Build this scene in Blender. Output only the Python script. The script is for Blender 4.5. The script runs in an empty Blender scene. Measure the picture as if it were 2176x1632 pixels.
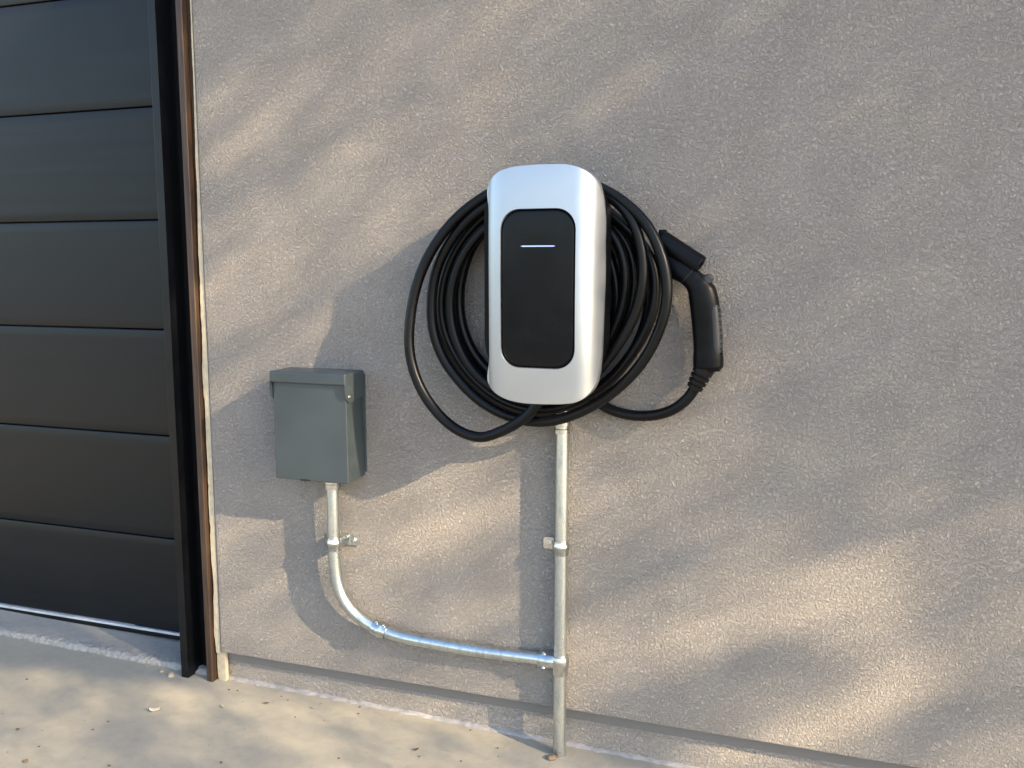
import bpy, bmesh, math, random
from mathutils import Vector, Matrix, noise
R = math.radians
scene = bpy.context.scene
COL = scene.collection

# ------------------------------------------------------------------ camera
FOC = 1900.0                      # focal length in pixels of the 2176 px wide photo
PIT, YAW = R(7.53), R(19.08)
CAM = Vector((0.528, -1.885, 1.115))
FW = Vector((-math.sin(YAW)*math.cos(PIT), math.cos(YAW)*math.cos(PIT), -math.sin(PIT)))
RT = Vector((math.cos(YAW), math.sin(YAW), 0)); UP = RT.cross(FW)
cd = bpy.data.cameras.new('camera'); cam = bpy.data.objects.new('camera', cd); COL.objects.link(cam)
cd.sensor_width = 36; cd.lens = 36*FOC/2176; cd.clip_start = 0.05; cd.clip_end = 800
cam.location = CAM; cam.rotation_euler = (R(90)-PIT, 0, YAW)
scene.camera = cam

def W(px, py, d=0.0):             # photo pixel -> point at distance d in front of the wall plane y = 0
    r = RT*((px-1088)/FOC) + UP*((816-py)/FOC) + FW
    return CAM + r*((-d-CAM.y)/r.y)
def G(px, py, z=0.0):
    r = RT*((px-1088)/FOC) + UP*((816-py)/FOC) + FW
    return CAM + r*((z-CAM.z)/r.z)
def PRJ(p):
    v = Vector(p)-CAM
    return 1088+FOC*v.dot(RT)/v.dot(FW), 816-FOC*v.dot(UP)/v.dot(FW)

# ------------------------------------------------------------------ light
SUN = Vector((2.91, -1.0, 1.56)).normalized()
world = bpy.data.worlds.new('World'); scene.world = world; world.use_nodes = True
wn = world.node_tree.nodes; wl = world.node_tree.links
bg = wn['Background']; sky = wn.new('ShaderNodeTexSky'); sky.sky_type = 'NISHITA'; sky.sun_disc = False
sky.sun_elevation = math.asin(SUN.z); sky.sun_rotation = math.atan2(SUN.x, SUN.y)
sky.air_density = 1.0; sky.dust_density = 1.0; sky.ozone_density = 1.0
wl.new(sky.outputs[0], bg.inputs[0]); bg.inputs[1].default_value = 0.142
sl = bpy.data.lights.new('sun', 'SUN'); sl.energy = 5.0; sl.angle = R(0.5); sl.color = (1.0, 0.80, 0.52)
so = bpy.data.objects.new('sun', sl); COL.objects.link(so); so.location = SUN*20
so.rotation_euler = SUN.to_track_quat('Z', 'Y').to_euler()
vs = scene.view_settings; vs.view_transform = 'Standard'; vs.look = 'None'; vs.exposure = 1.96; vs.gamma = 1
scene.cycles.max_bounces = 8

# ------------------------------------------------------------------ object helpers
def tag(o, label=None, cat=None, group=None, kind=None):
    if label: o['label'] = label
    if cat: o['category'] = cat
    if group: o['group'] = group
    if kind: o['kind'] = kind
    return o
def thing(name, loc, label, cat, group=None):
    o = bpy.data.objects.new(name, None); COL.objects.link(o); o.location = loc; o.empty_display_size = .05
    return tag(o, label, cat, group)
def mobj(name, verts, faces, mat, parent=None, smooth=False):
    """mesh from world coordinates; the parent is never rotated here"""
    me = bpy.data.meshes.new(name)
    off = Vector((0, 0, 0))
    if parent is not None:
        off = parent_loc(parent)
    c = off
    me.from_pydata([tuple(Vector(v)-c) for v in verts], [], faces)
    me.validate(); 
    bm = bmesh.new(); bm.from_mesh(me); bmesh.ops.recalc_face_normals(bm, faces=bm.faces); bm.to_mesh(me); bm.free()
    if smooth:
        for p in me.polygons: p.use_smooth = True
    me.materials.append(mat)
    o = bpy.data.objects.new(name, me); COL.objects.link(o)
    if parent is not None: o.parent = parent
    return o
def parent_loc(p):
    l = Vector((0, 0, 0))
    while p is not None:
        l += p.location; p = p.parent
    return l
class MB:
    def __init__(s): s.v = []; s.f = []
    def add(s, v, f):
        n = len(s.v); s.v += [Vector(x) for x in v]; s.f += [tuple(i+n for i in q) for q in f]; return s
    def box(s, x0, x1, y0, y1, z0, z1, bev=0.0, seg=2):
        bm = bmesh.new(); bmesh.ops.create_cube(bm, size=1)
        for v in bm.verts:
            v.co = Vector(((x0+x1)/2+v.co.x*(x1-x0), (y0+y1)/2+v.co.y*(y1-y0), (z0+z1)/2+v.co.z*(z1-z0)))
        if bev: bmesh.ops.bevel(bm, geom=bm.edges[:]+bm.verts[:], offset=bev, segments=seg, affect='EDGES', profile=.5)
        bm.verts.index_update()
        s.add([v.co.copy() for v in bm.verts], [[v.index for v in f.verts] for f in bm.faces]); bm.free(); return s
    def tube(s, pts, rad, n=16, cap=True):
        pts = [Vector(p) for p in pts]; m = len(pts)
        if not hasattr(rad, '__len__'): rad = [rad]*m
        T = [(pts[min(i+1, m-1)]-pts[max(i-1, 0)]).normalized() for i in range(m)]
        a = Vector((0, 1, 0)) if abs(T[0].y) < .9 else Vector((1, 0, 0))
        N = (a-T[0]*a.dot(T[0])).normalized(); vs_ = []; fs = []
        for i in range(m):
            N = (N-T[i]*N.dot(T[i])).normalized(); B = T[i].cross(N)
            for k in range(n):
                t = 2*math.pi*k/n; vs_.append(pts[i]+(N*math.cos(t)+B*math.sin(t))*rad[i])
        for i in range(m-1):
            for k in range(n):
                fs.append((i*n+k, i*n+(k+1) % n, (i+1)*n+(k+1) % n, (i+1)*n+k))
        if cap: fs += [tuple(range(n)), tuple(range((m-1)*n, m*n))]
        return s.add(vs_, fs)
    def lathe(s, base, axis, prof, n=28):      # prof: (distance along axis, radius)
        axis = Vector(axis).normalized(); base = Vector(base)
        a = Vector((0, 1, 0)) if abs(axis.y) < .9 else Vector((1, 0, 0))
        N = (a-axis*a.dot(axis)).normalized(); B = axis.cross(N); v = []; f = []
        for (h, r) in prof:
            for k in range(n):
                t = 2*math.pi*k/n; v.append(base+axis*h+(N*math.cos(t)+B*math.sin(t))*r)
        for i in range(len(prof)-1):
            for k in range(n): f.append((i*n+k, i*n+(k+1) % n, (i+1)*n+(k+1) % n, (i+1)*n+k))
        f += [tuple(range(n)), tuple(range((len(prof)-1)*n, len(prof)*n))]
        return s.add(v, f)
    def esweep(s, pts, wid, dep, n=24, p=2.6):  # super-elliptic cross sections, depth axis towards the viewer
        pts = [Vector(q) for q in pts]; m = len(pts); v = []; f = []
        for i in range(m):
            T = (pts[min(i+1, m-1)]-pts[max(i-1, 0)]).normalized()
            Y = Vector((0, -1, 0)); Y = (Y-T*Y.dot(T)).normalized(); X = T.cross(Y)
            for k in range(n):
                t = 2*math.pi*k/n; c, q = math.cos(t), math.sin(t)
                v.append(pts[i]+X*wid[i]*math.copysign(abs(c)**(2/p), c)+Y*dep[i]*math.copysign(abs(q)**(2/p), q))
        for i in range(m-1):
            for k in range(n): f.append((i*n+k, i*n+(k+1) % n, (i+1)*n+(k+1) % n, (i+1)*n+k))
        f += [tuple(range(n)), tuple(range((m-1)*n, m*n))]
        return s.add(v, f)
    def prism(s, poly, y0, y1, bev=0.0, seg=2):  # outline (x, z) extruded along y, front edge bevelled
        bm = bmesh.new()
        a = [bm.verts.new((x, y0, z)) for x, z in poly]; b = [bm.verts.new((x, y1, z)) for x, z in poly]
        n = len(poly); bm.faces.new(a); bm.faces.new(b[::-1])
        for i in range(n): bm.faces.new((a[i], a[(i+1) % n], b[(i+1) % n], b[i]))
        if bev:
            e = [e for e in bm.edges if e.verts[0].co.y == e.verts[1].co.y == min(y0, y1)]
            bmesh.ops.bevel(bm, geom=e, offset=bev, segments=seg, affect='EDGES', profile=.5)
        bm.verts.index_update()
        s.add([v.co.copy() for v in bm.verts], [[v.index for v in f.verts] for f in bm.faces]); bm.free(); return s
    def build(s, name, mat, parent=None, smooth=False, auto=None):
        o = mobj(name, s.v, s.f, mat, parent, smooth or auto is not None)
        if auto is not None:
            me = o.data
            bm = bmesh.new(); bm.from_mesh(me)
            for e in bm.edges:
                if len(e.link_faces) == 2: e.smooth = e.calc_face_angle(0) < R(auto)
            bm.to_mesh(me); bm.free()
            w = o.modifiers.new('weighted_normals', 'WEIGHTED_NORMAL'); w.keep_sharp = True; w.weight = 80
        return o
def spline(pts, k=10):
    P = [Vector(p) for p in pts]; out = []
    for i in range(len(P)-1):
        p0 = P[max(i-1, 0)]; p1 = P[i]; p2 = P[i+1]; p3 = P[min(i+2, len(P)-1)]
        # centripetal style tangents for evenness
        d1 = max((p2-p1).length, 1e-6); d0 = max((p1-p0).length, 1e-6); d2 = max((p3-p2).length, 1e-6)
        m1 = ((p1-p0)/d0*d1+(p2-p1)/d1*d0)/(d0+d1)*d1 if i else (p2-p1)
        m2 = ((p2-p1)/d1*d2+(p3-p2)/d2*d1)/(d1+d2)*d1 if i < len(P)-2 else (p2-p1)
        for j in range(k):
            t = j/k; t2 = t*t; t3 = t2*t
            out.append(p1*(2*t3-3*t2+1)+m1*(t3-2*t2+t)+p2*(-2*t3+3*t2)+m2*(t3-t2))
    out.append(P[-1]); return out
def relax(pts, it=6):
    for _ in range(it):
        pts = [pts[0]]+[(pts[i-1]+pts[i]*2+pts[i+1])/4 for i in range(1, len(pts)-1)]+[pts[-1]]
    return pts
def rrect(x0, x1, z0, z1, r, n=8, p=2.3, bulge=0.0):
    out = []
    for cx, cz, a0 in ((x1-r, z1-r, 0), (x0+r, z1-r, 90), (x0+r, z0+r, 180), (x1-r, z0+r, 270)):
        for k in range(n+1):
            t = R(a0+90*k/n); c, s_ = math.cos(t), math.sin(t)
            out.append((cx+r*math.copysign(abs(c)**(2/p), c), cz+r*math.copysign(abs(s_)**(2/p), s_)))
    return out

# ------------------------------------------------------------------ materials
def newmat(name):
    m = bpy.data.materials.new(name); m.use_nodes = True
    nt = m.node_tree; return m, nt, nt.nodes['Principled BSDF']
def nd(nt, t, **kw):
    n = nt.nodes.new(t)
    for k, v in kw.items():
        if k.startswith('i_'):
            key = k[2:]; key = int(key) if key.isdigit() else key.replace('_', ' ')
            n.inputs[key].default_value = v
        else: setattr(n, k, v)
    return n
def ramp(nt, stops, interp='LINEAR'):
    r = nt.nodes.new('ShaderNodeValToRGB'); r.color_ramp.interpolation = interp; e = r.color_ramp.elements
    while len(e) < len(stops): e.new(.5)
    for q, (p, c) in zip(e, stops):
        q.position = p; q.color = (*c, 1) if hasattr(c, '__len__') else (c, c, c, 1)
    return r
def plain(name, col, rough=.5, metal=0.0, var=0.12, vs_=25, bump=0.0, bs=400, coat=0.0, spec=.5, stretch=(1, 1, 1), rvar=.15):
    m, nt, b = newmat(name); L = nt.links
    tc = nd(nt, 'ShaderNodeTexCoord'); mp = nd(nt, 'ShaderNodeMapping'); mp.inputs['Scale'].default_value = stretch
    L.new(tc.outputs['Object'], mp.inputs[0])
    n1 = nd(nt, 'ShaderNodeTexNoise', i_Scale=vs_, i_Detail=5.0); L.new(mp.outputs[0], n1.inputs['Vector'])
    r = ramp(nt, [(.3, tuple(c*(1-var) for c in col)), (.7, tuple(min(1, c*(1+var)) for c in col))])
    L.new(n1.outputs[0], r.inputs[0]); L.new(r.outputs[0], b.inputs['Base Color'])
    rr = nd(nt, 'ShaderNodeMapRange', i_1=.3, i_2=.7, i_3=rough*(1-rvar), i_4=min(1, rough*(1+rvar)))
    L.new(n1.outputs[0], rr.inputs[0]); L.new(rr.outputs[0], b.inputs['Roughness'])
    b.inputs['Metallic'].default_value = metal; b.inputs['Coat Weight'].default_value = coat
    b.inputs['Specular IOR Level'].default_value = spec
    if bump:
        n2 = nd(nt, 'ShaderNodeTexNoise', i_Scale=bs, i_Detail=3.0); L.new(mp.outputs[0], n2.inputs['Vector'])
        bp = nd(nt, 'ShaderNodeBump', i_Strength=1.0, i_Distance=bump)
        L.new(n2.outputs[0], bp.inputs['Height']); L.new(bp.outputs[0], b.inputs['Normal'])
    return m

def stucco(name, base, coarse=1.0, amp=.0058):
    m, nt, b = newmat(name); L = nt.links
    tc = nd(nt, 'ShaderNodeTexCoord'); geo = tc.outputs['Object']
    # float-finish grain: short wormy ridges
    nw = nd(nt, 'ShaderNodeTexNoise', i_Scale=110.0*coarse, i_Detail=1.0); L.new(geo, nw.inputs['Vector'])
    sub = nd(nt, 'ShaderNodeVectorMath', operation='SUBTRACT'); L.new(nw.outputs['Color'], sub.inputs[0]); sub.inputs[1].default_value = (.5, .5, .5)
    scl = nd(nt, 'ShaderNodeVectorMath', operation='SCALE'); L.new(sub.outputs[0], scl.inputs[0]); scl.inputs['Scale'].default_value = .012/coarse
    add = nd(nt, 'ShaderNodeVectorMath', operation='ADD'); L.new(geo, add.inputs[0]); L.new(scl.outputs[0], add.inputs[1])
    g1 = nd(nt, 'ShaderNodeTexNoise', i_Scale=235.0*coarse, i_Detail=3.5, i_Roughness=.62, i_Distortion=.25); L.new(add.outputs[0], g1.inputs['Vector'])
    g2 = nd(nt, 'ShaderNodeTexNoise', i_Scale=600.0*coarse, i_Detail=2.0); L.new(geo, g2.inputs['Vector'])
    g3 = nd(nt, 'ShaderNodeTexNoise', i_Scale=9.0, i_Detail=3.0); L.new(geo, g3.inputs['Vector'])
    g4 = nd(nt, 'ShaderNodeTexNoise', i_Scale=3.2, i_Detail=4.0, i_Distortion=.6); L.new(geo, g4.inputs['Vector'])
    # trowelled areas have shallower grain
    k = nd(nt, 'ShaderNodeMapRange', i_1=.35, i_2=.68, i_3=.82, i_4=1.1); L.new(g3.outputs[0], k.inputs[0])
    c1 = ramp(nt, [(.36, 0.0), (.5, .55), (.66, 1.0)]); L.new(g1.outputs[0], c1.inputs[0])
    m1 = nd(nt, 'ShaderNodeMath', operation='MULTIPLY'); L.new(c1.outputs[0], m1.inputs[0]); L.new(k.outputs[0], m1.inputs[1])
    m2 = nd(nt, 'ShaderNodeMath', operation='MULTIPLY'); L.new(g2.outputs[0], m2.inputs[0]); m2.inputs[1].default_value = .28
    m3 = nd(nt, 'ShaderNodeMath', operation='MULTIPLY'); L.new(g3.outputs[0], m3.inputs[0]); m3.inputs[1].default_value = .25
    a1 = nd(nt, 'ShaderNodeMath', operation='ADD'); L.new(m1.outputs[0], a1.inputs[0]); L.new(m2.outputs[0], a1.inputs[1])
    a2 = nd(nt, 'ShaderNodeMath', operation='ADD'); L.new(a1.outputs[0], a2.inputs[0]); L.new(m3.outputs[0], a2.inputs[1])
    bp = nd(nt, 'ShaderNodeBump', i_Strength=1.0, i_Distance=amp); L.new(a2.outputs[0], bp.inputs['Height']); L.new(bp.outputs[0], b.inputs['Normal'])
    d = tuple(c*.90 for c in base); l = tuple(min(1, c*1.02) for c in base)
    cr = ramp(nt, [(.34, d), (.48, base), (.68, l)]); L.new(g1.outputs[0], cr.inputs[0])
    # slow colour drift of the finish coat
    dr = ramp(nt, [(.33, (.96, .965, .975)), (.67, (1.03, 1.015, 1.0))]); L.new(g4.outputs[0], dr.inputs[0])
    mx = nd(nt, 'ShaderNodeMix', data_type='RGBA', blend_type='MULTIPLY'); mx.inputs[0].default_value = 1
    L.new(cr.outputs[0], mx.inputs[6]); L.new(dr.outputs[0], mx.inputs[7])
    # sparse pits
    vp = nd(nt, 'ShaderNodeTexVoronoi', i_Scale=26.0, i_Randomness=1.0); L.new(add.outputs[0], vp.inputs['Vector'])
    pr = ramp(nt, [(.03, .62), (.07, 1.0)]); L.new(vp.outputs['Distance'], pr.inputs[0])
    mx2 = nd(nt, 'ShaderNodeMix', data_type='RGBA', blend_type='MULTIPLY'); mx2.inputs[0].default_value = 1
    L.new(mx.outputs[2], mx2.inputs[6]); L.new(pr.outputs[0], mx2.inputs[7])
    L.new(mx2.outputs[2], b.inputs['Base Color']); b.inputs['Roughness'].default_value = .93
    b.inputs['Specular IOR Level'].default_value = .25
    return m

def concrete(name, c0, c1, c2, bump=.0012):
    m, nt, b = newmat(name); L = nt.links
    tc = nd(nt, 'ShaderNodeTexCoord'); geo = tc.outputs['Object']
    n1 = nd(nt, 'ShaderNodeTexNoise', i_Scale=3.0, i_Detail=6.0, i_Roughness=.6, i_Distortion=.8); L.new(geo, n1.inputs['Vector'])
    n2 = nd(nt, 'ShaderNodeTexNoise', i_Scale=38.0, i_Detail=6.0, i_Roughness=.7); L.new(geo, n2.inputs['Vector'])
    n3 = nd(nt, 'ShaderNodeTexNoise', i_Scale=300.0, i_Detail=3.0); L.new(geo, n3.inputs['Vector'])
    v = nd(nt, 'ShaderNodeTexVoronoi', i_Scale=16.0); L.new(geo, v.inputs['Vector'])
    r1 = ramp(nt, [(.3, c0), (.52, c1), (.7, c2)]); L.new(n1.outputs[0], r1.inputs[0])
    r2 = ramp(nt, [(.3, .90), (.55, 1.0), (.75, 1.04)]); L.new(n2.outputs[0], r2.inputs[0])
    mx = nd(nt, 'ShaderNodeMix', data_type='RGBA', blend_type='MULTIPLY'); mx.inputs[0].default_value = 1
    L.new(r1.outputs[0], mx.inputs[6]); L.new(r2.outputs[0], mx.inputs[7])
    r3 = ramp(nt, [(.025, .45), (.06, 1.0)]); L.new(v.outputs['Distance'], r3.inputs[0])
    mx2 = nd(nt, 'ShaderNodeMix', data_type='RGBA', blend_type='MULTIPLY'); mx2.inputs[0].default_value = .8
    L.new(mx.outputs[2], mx2.inputs[6]); L.new(r3.outputs[0], mx2.inputs[7]); L.new(mx2.outputs[2], b.inputs['Base Color'])
    b.inputs['Roughness'].default_value = .86
    a = nd(nt, 'ShaderNodeMath', operation='MULTIPLY_ADD'); L.new(n3.outputs[0], a.inputs[0]); a.inputs[1].default_value = .35; L.new(n2.outputs[0], a.inputs[2])
    a2 = nd(nt, 'ShaderNodeMath', operation='ADD'); L.new(a.outputs[0], a2.inputs[0]); L.new(r3.outputs[0], a2.inputs[1])
    bp = nd(nt, 'ShaderNodeBump', i_Strength=1.0, i_Distance=bump); L.new(a2.outputs[0], bp.inputs['Height']); L.new(bp.outputs[0], b.inputs['Normal'])
    return m

M = {}
M['stucco'] = stucco('stucco', (.366, .335, .307))
M['stucco_rough'] = stucco('stucco_rough', (.368, .338, .310), coarse=.85, amp=.005)
M['concrete'] = concrete('concrete', (.285, .262, .215), (.305, .278, .224), (.325, .294, .232))
M['sill'] = concrete('sill_concrete', (.24, .23, .21), (.29, .275, .25), (.33, .315, .285), .003)
M['asphalt'] = concrete('asphalt', (.045, .045, .045), (.055, .054, .052), (.07, .068, .065), .004)
M['ledge_shade'] = plain('ledge_shade_tone', (.150, .141, .135), .85, var=.06, vs_=30, bump=.0002, bs=300)  # wall tone darkened to stand in for the shade under the ledge
M['basestrip'] = plain('base_strip', (.27, .258, .255), .85, var=.2, vs_=60, bump=.001, bs=150)
M['door'] = plain('door_paint', (.0040, .0048, .0062), .40, var=.10, vs_=7, stretch=(.12, 1, 5), spec=.29)
M['jamb'] = plain('jamb_paint', (.003, .0035, .005), .34, spec=.3, var=.2, vs_=20)
M['alu'] = plain('aluminium_rail', (.62, .64, .68), .5, .5)
M['rubber'] = plain('rubber_black', (.0035, .0038, .0045), .45, spec=.22)
M['hole'] = plain('dark_gap', (.006, .006, .006), .9)
M['foam'] = plain('sealant_cream', (.42, .36, .265), .8, var=.15, vs_=60, bump=.0008, bs=180)
M['enclosure'] = plain('enclosure_paint', (.036, .048, .055), .40, var=.05, vs_=14, bump=.00006, bs=500, coat=.15)
M['plastic'] = plain('black_plastic', (.0026, .003, .004), .38, spec=.13, var=.1, bump=.00004, bs=900)
M['cable'] = plain('cable_jacket', (.0028, .0031, .0040), .33, spec=.2, var=.25, vs_=12, bump=.00004, bs=500, rvar=.3)
M['pad'] = plain('grip_rubber', (.022, .023, .026), .5)
M['glossy'] = plain('front_panel', (.0028, .0035, .0048), .25, var=.05, bump=.0, coat=.0, spec=.16)
M['screw'] = plain('zinc_screw', (.62, .63, .62), .28, 1.0, var=.1, vs_=120)
M['cavity'] = plain('cavity', (.05, .05, .05), .8)
M['stone'] = plain('brown_stone', (.16, .11, .075), .8, var=.3, vs_=80, bump=.001, bs=200)
M['leafdry'] = plain('dry_leaf', (.38, .31, .22), .7, var=.3, vs_=120)
M['leafpale'] = plain('pale_dry_leaf', (.50, .45, .36), .7, var=.25, vs_=120)
M['leafdark'] = plain('dark_bit', (.10, .075, .05), .8, var=.3, vs_=150)

def zinc(name, col, rough):
    m, nt, b = newmat(name); L = nt.links
    tc = nd(nt, 'ShaderNodeTexCoord'); mp = nd(nt, 'ShaderNodeMapping'); mp.inputs['Scale'].default_value = (1, 1, .35); L.new(tc.outputs['Object'], mp.inputs[0])
    n1 = nd(nt, 'ShaderNodeTexNoise', i_Scale=55.0, i_Detail=5.0, i_Distortion=.5); L.new(mp.outputs[0], n1.inputs['Vector'])
    v = nd(nt, 'ShaderNodeTexVoronoi', i_Scale=190.0); L.new(tc.outputs['Object'], v.inputs['Vector'])
    r = ramp(nt, [(.3, tuple(c*.72 for c in col)), (.5, col), (.72, tuple(min(1, c*1.12) for c in col))]); L.new(n1.outputs[0], r.inputs[0])
    sp = ramp(nt, [(0, .9), (1, 1.08)]); L.new(v.outputs['Color'], sp.inputs[0])
    mx = nd(nt, 'ShaderNodeMix', data_type='RGBA', blend_type='MULTIPLY'); mx.inputs[0].default_value = 1
    L.new(r.outputs[0], mx.inputs[6]); L.new(sp.outputs[0], mx.inputs[7]); L.new(mx.outputs[2], b.inputs['Base Color'])
    rr = nd(nt, 'ShaderNodeMapRange', i_1=.3, i_2=.7, i_3=rough*1.3, i_4=rough*.75); L.new(n1.outputs[0], rr.inputs[0]); L.new(rr.outputs[0], b.inputs['Roughness'])
    b.inputs['Metallic'].default_value = 1.0
    bp = nd(nt, 'ShaderNodeBump', i_Strength=.6, i_Distance=.0002); L.new(n1.outputs[0], bp.inputs['Height']); L.new(bp.outputs[0], b.inputs['Normal'])
    return m
M['conduit'] = zinc('galvanised_conduit', (.56, .60, .605), .33)
M['fitting'] = zinc('fitting_zinc', (.55, .575, .58), .20)

def silver():
    m, nt, b = newmat('brushed_silver'); L = nt.links
    tc = nd(nt, 'ShaderNodeTexCoord'); n = nd(nt, 'ShaderNodeTexNoise', i_Scale=1400.0, i_Detail=2.0); L.new(tc.outputs['Object'], n.inputs['Vector'])
    r = ramp(nt, [(.35, (.36, .39, .43)), (.65, (.40, .43, .475))]); L.new(n.outputs[0], r.inputs[0]); L.new(r.outputs[0], b.inputs['Base Color'])
    b.inputs['Metallic'].default_value = .8; b.inputs['Roughness'].default_value = .36
    return m
M['silver'] = silver()
def woodmat():
    m, nt, b = newmat('stained_wood'); L = nt.links
    tc = nd(nt, 'ShaderNodeTexCoord'); mp = nd(nt, 'ShaderNodeMapping'); mp.inputs['Scale'].default_value = (14, 14, .9); L.new(tc.outputs['Object'], mp.inputs[0])
    n1 = nd(nt, 'ShaderNodeTexNoise', i_Scale=6.0, i_Detail=6.0, i_Distortion=1.2); L.new(mp.outputs[0], n1.inputs['Vector'])
    n2 = nd(nt, 'ShaderNodeTexNoise', i_Scale=2.2, i_Detail=3.0); L.new(tc.outputs['Object'], n2.inputs['Vector'])
    r = ramp(nt, [(.3, (.018, .010, .007)), (.5, (.045, .025, .014)), (.72, (.080, .045, .025))]); L.new(n1.outputs[0], r.inputs[0])
    r2 = ramp(nt, [(.35, (.6, .55, .5)), (.6, (1.1, 1.05, 1.0))]); L.new(n2.outputs[0], r2.inputs[0])
    mx = nd(nt, 'ShaderNodeMix', data_type='RGBA', blend_type='MULTIPLY'); mx.inputs[0].default_value = 1
    L.new(r.outputs[0], mx.inputs[6]); L.new(r2.outputs[0], mx.inputs[7]); L.new(mx.outputs[2], b.inputs['Base Color'])
    b.inputs['Roughness'].default_value = .55
    bp = nd(nt, 'ShaderNodeBump', i_Strength=.6, i_Distance=.0006); L.new(n1.outputs[0], bp.inputs['Height']); L.new(bp.outputs[0], b.inputs['Normal'])
    return m
M['wood'] = woodmat()
def led():
    m, nt, b = newmat('status_light'); b.inputs['Base Color'].default_value = (.3, .35, .8, 1)
    b.inputs['Emission Color'].default_value = (.15, .21, 1.0, 1); b.inputs['Emission Strength'].default_value = .26; return m
M['led'] = led()
def leafmat(name, a, c):
    m, nt, b = newmat(name); L = nt.links
    tc = nd(nt, 'ShaderNodeTexCoord'); n = nd(nt, 'ShaderNodeTexNoise', i_Scale=2.5, i_Detail=4.0); L.new(tc.outputs['Object'], n.inputs['Vector'])
    r = ramp(nt, [(.35, a), (.65, c)]); L.new(n.outputs[0], r.inputs[0]); L.new(r.outputs[0], b.inputs['Base Color']); b.inputs['Roughness'].default_value = .55
    return m
M['leaf'] = leafmat('foliage', (.035, .06, .02), (.08, .11, .035))
M['bark'] = plain('bark', (.12, .09, .065), .9, var=.3, vs_=8, bump=.01, bs=20, stretch=(3, 3, .6))

# ------------------------------------------------------------------ structure: ground
def gz(x, y=0.0): return -0.004 - 0.0175*x            # the driveway falls gently along the wall
def sheet(name, x0, x1, y0, y1, nx, ny, zf, mat):
    v = [(x0+(x1-x0)*i/nx, y0+(y1-y0)*j/ny, zf(x0+(x1-x0)*i/nx, y0+(y1-y0)*j/ny)) for j in range(ny+1) for i in range(nx+1)]
    f = [(j*(nx+1)+i, j*(nx+1)+i+1, (j+1)*(nx+1)+i+1, (j+1)*(nx+1)+i) for j in range(ny) for i in range(nx)]
    return mobj(name, v, f, mat, smooth=True)
tag(sheet('driveway', -9, 6, -5.2, 0.34, 150, 56, lambda x, y: gz(x)+.0015*noise.noise(Vector((x*3, y*3, 0))), M['concrete']), kind='structure')
tag(sheet('ground', -300, 300, -300, 300, 2, 2, lambda x, y: -0.16, M['asphalt']), kind='structure')

# door sill: raised slab with a crumbled front edge
def sill():
    xs = [-6.2+(4.1)*i/160 for i in range(160)]+[-2.1+1.1*i/420 for i in range(421)]
    prof = [(.016, -.01), (.0165, -.002), (.017, .002), (.018, .006), (.020, .0095), (.023, .0118), (.027, .0128), (.031, .0132), (.036, .0134), (.042, .0135), (.05, .0136), (.07, .0138), (.11, .014), (.36, .015)]
    v = []; f = []; n = len(prof)
    for x in xs:
        for j, (y, h) in enumerate(prof):
            e = 1.0 if j < 10 else .1
            a = noise.noise(Vector((x*95, j*.7, 1.3)))*.0055*e + noise.noise(Vector((x*9, 0, 3)))*.005*e
            c = (noise.noise(Vector((x*120, y*150, 7)))*.0035+noise.noise(Vector((x*40, y*60, 9)))*.003)*e
            v.append((x, y+a, gz(x)+h+c))
    for i in range(len(xs)-1):
        for j in range(n-1): f.append((i*n+j, i*n+j+1, (i+1)*n+j+1, (i+1)*n+j))
    return mobj('door_sill', v, f, M['sill'], smooth=True)
tag(sill(), kind='structure')

# ------------------------------------------------------------------ stucco wall
XE = -0.944; ZJ = 0.097; REC = 0.031; XR = 3.4; ZT = 3.2
wall = thing('stucco_wall', (1.2, 0, 0), 'taupe stucco wall with a shadow joint near its foot, carrying the charger', 'wall'); tag(wall, kind='thing')
def wallface():
    # rounded arris on the left return and the bottom drip edge, real 26 mm overhang
    prof_x = [(XE, REC+.1), (XE, .0045), (XE+.0012, .0015), (XE+.003, .0003), (XE+.006, 0)]
    xs = prof_x + [(XE+.006+(XR-XE-.006)*i/400, 0) for i in range(1, 401)]
    zs = [(ZJ+.0005, REC+.1), (ZJ+.0002, REC), (ZJ, .0035), (ZJ+.0012, .0010), (ZJ+.003, 0), (ZJ+.008, 0)] + [(ZJ+.008+(ZT-ZJ-.008)*i/60, 0) for i in range(1, 61)]
    v = []; f = []; n = len(zs)
    for i, (x, yx) in enumerate(xs):
        for j, (z, yz) in enumerate(zs):
            w = noise.noise(Vector((x*5, z*5, 0)))*.0009
            e = noise.noise(Vector((x*70, z*70, 5)))*.0012 if (j in (2, 3) or i in (1, 2)) else 0
            v.append((x+(e if i in (1, 2) else 0), max(yx, yz)+w, z+(e*.7 if j in (2, 3) else 0)))
    for i in range(len(xs)-1):
        for j in range(n-1): f.append((i*n+j, (i+1)*n+j, (i+1)*n+j+1, i*n+j+1))
    o = mobj('wall_face', v, f, M['stucco'], wall, smooth=True)
    bm = bmesh.new(); bm.from_mesh(o.data)
    for e in bm.edges:
        if len(e.link_faces) == 2: e.smooth = e.calc_face_angle(0) < R(28)
    bm.to_mesh(o.data); bm.free(); return o
wallface()
def plinth():
    xs = [-.962+(XR+.962)*i/500 for i in range(501)]; zs = [-.06+(ZJ+.004+.06)*j/16 for j in range(17)]; v = []; f = []
    for x in xs:
        for z in zs:
            fade = max(0, min(1, (-.62-x)/.25))
            a = noise.noise(Vector((x*110, z*110, 2)))*.0035*fade
            v.append((x, REC+a+.0012*noise.noise(Vector((x*12, z*12, 0))), z))
    for i in range(500):
        for j in range(16): f.append((i*17+j, (i+1)*17+j, (i+1)*17+j+1, i*17+j+1))
    return mobj('plinth', v, f, M['stucco_rough'], wall, smooth=True)
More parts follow.
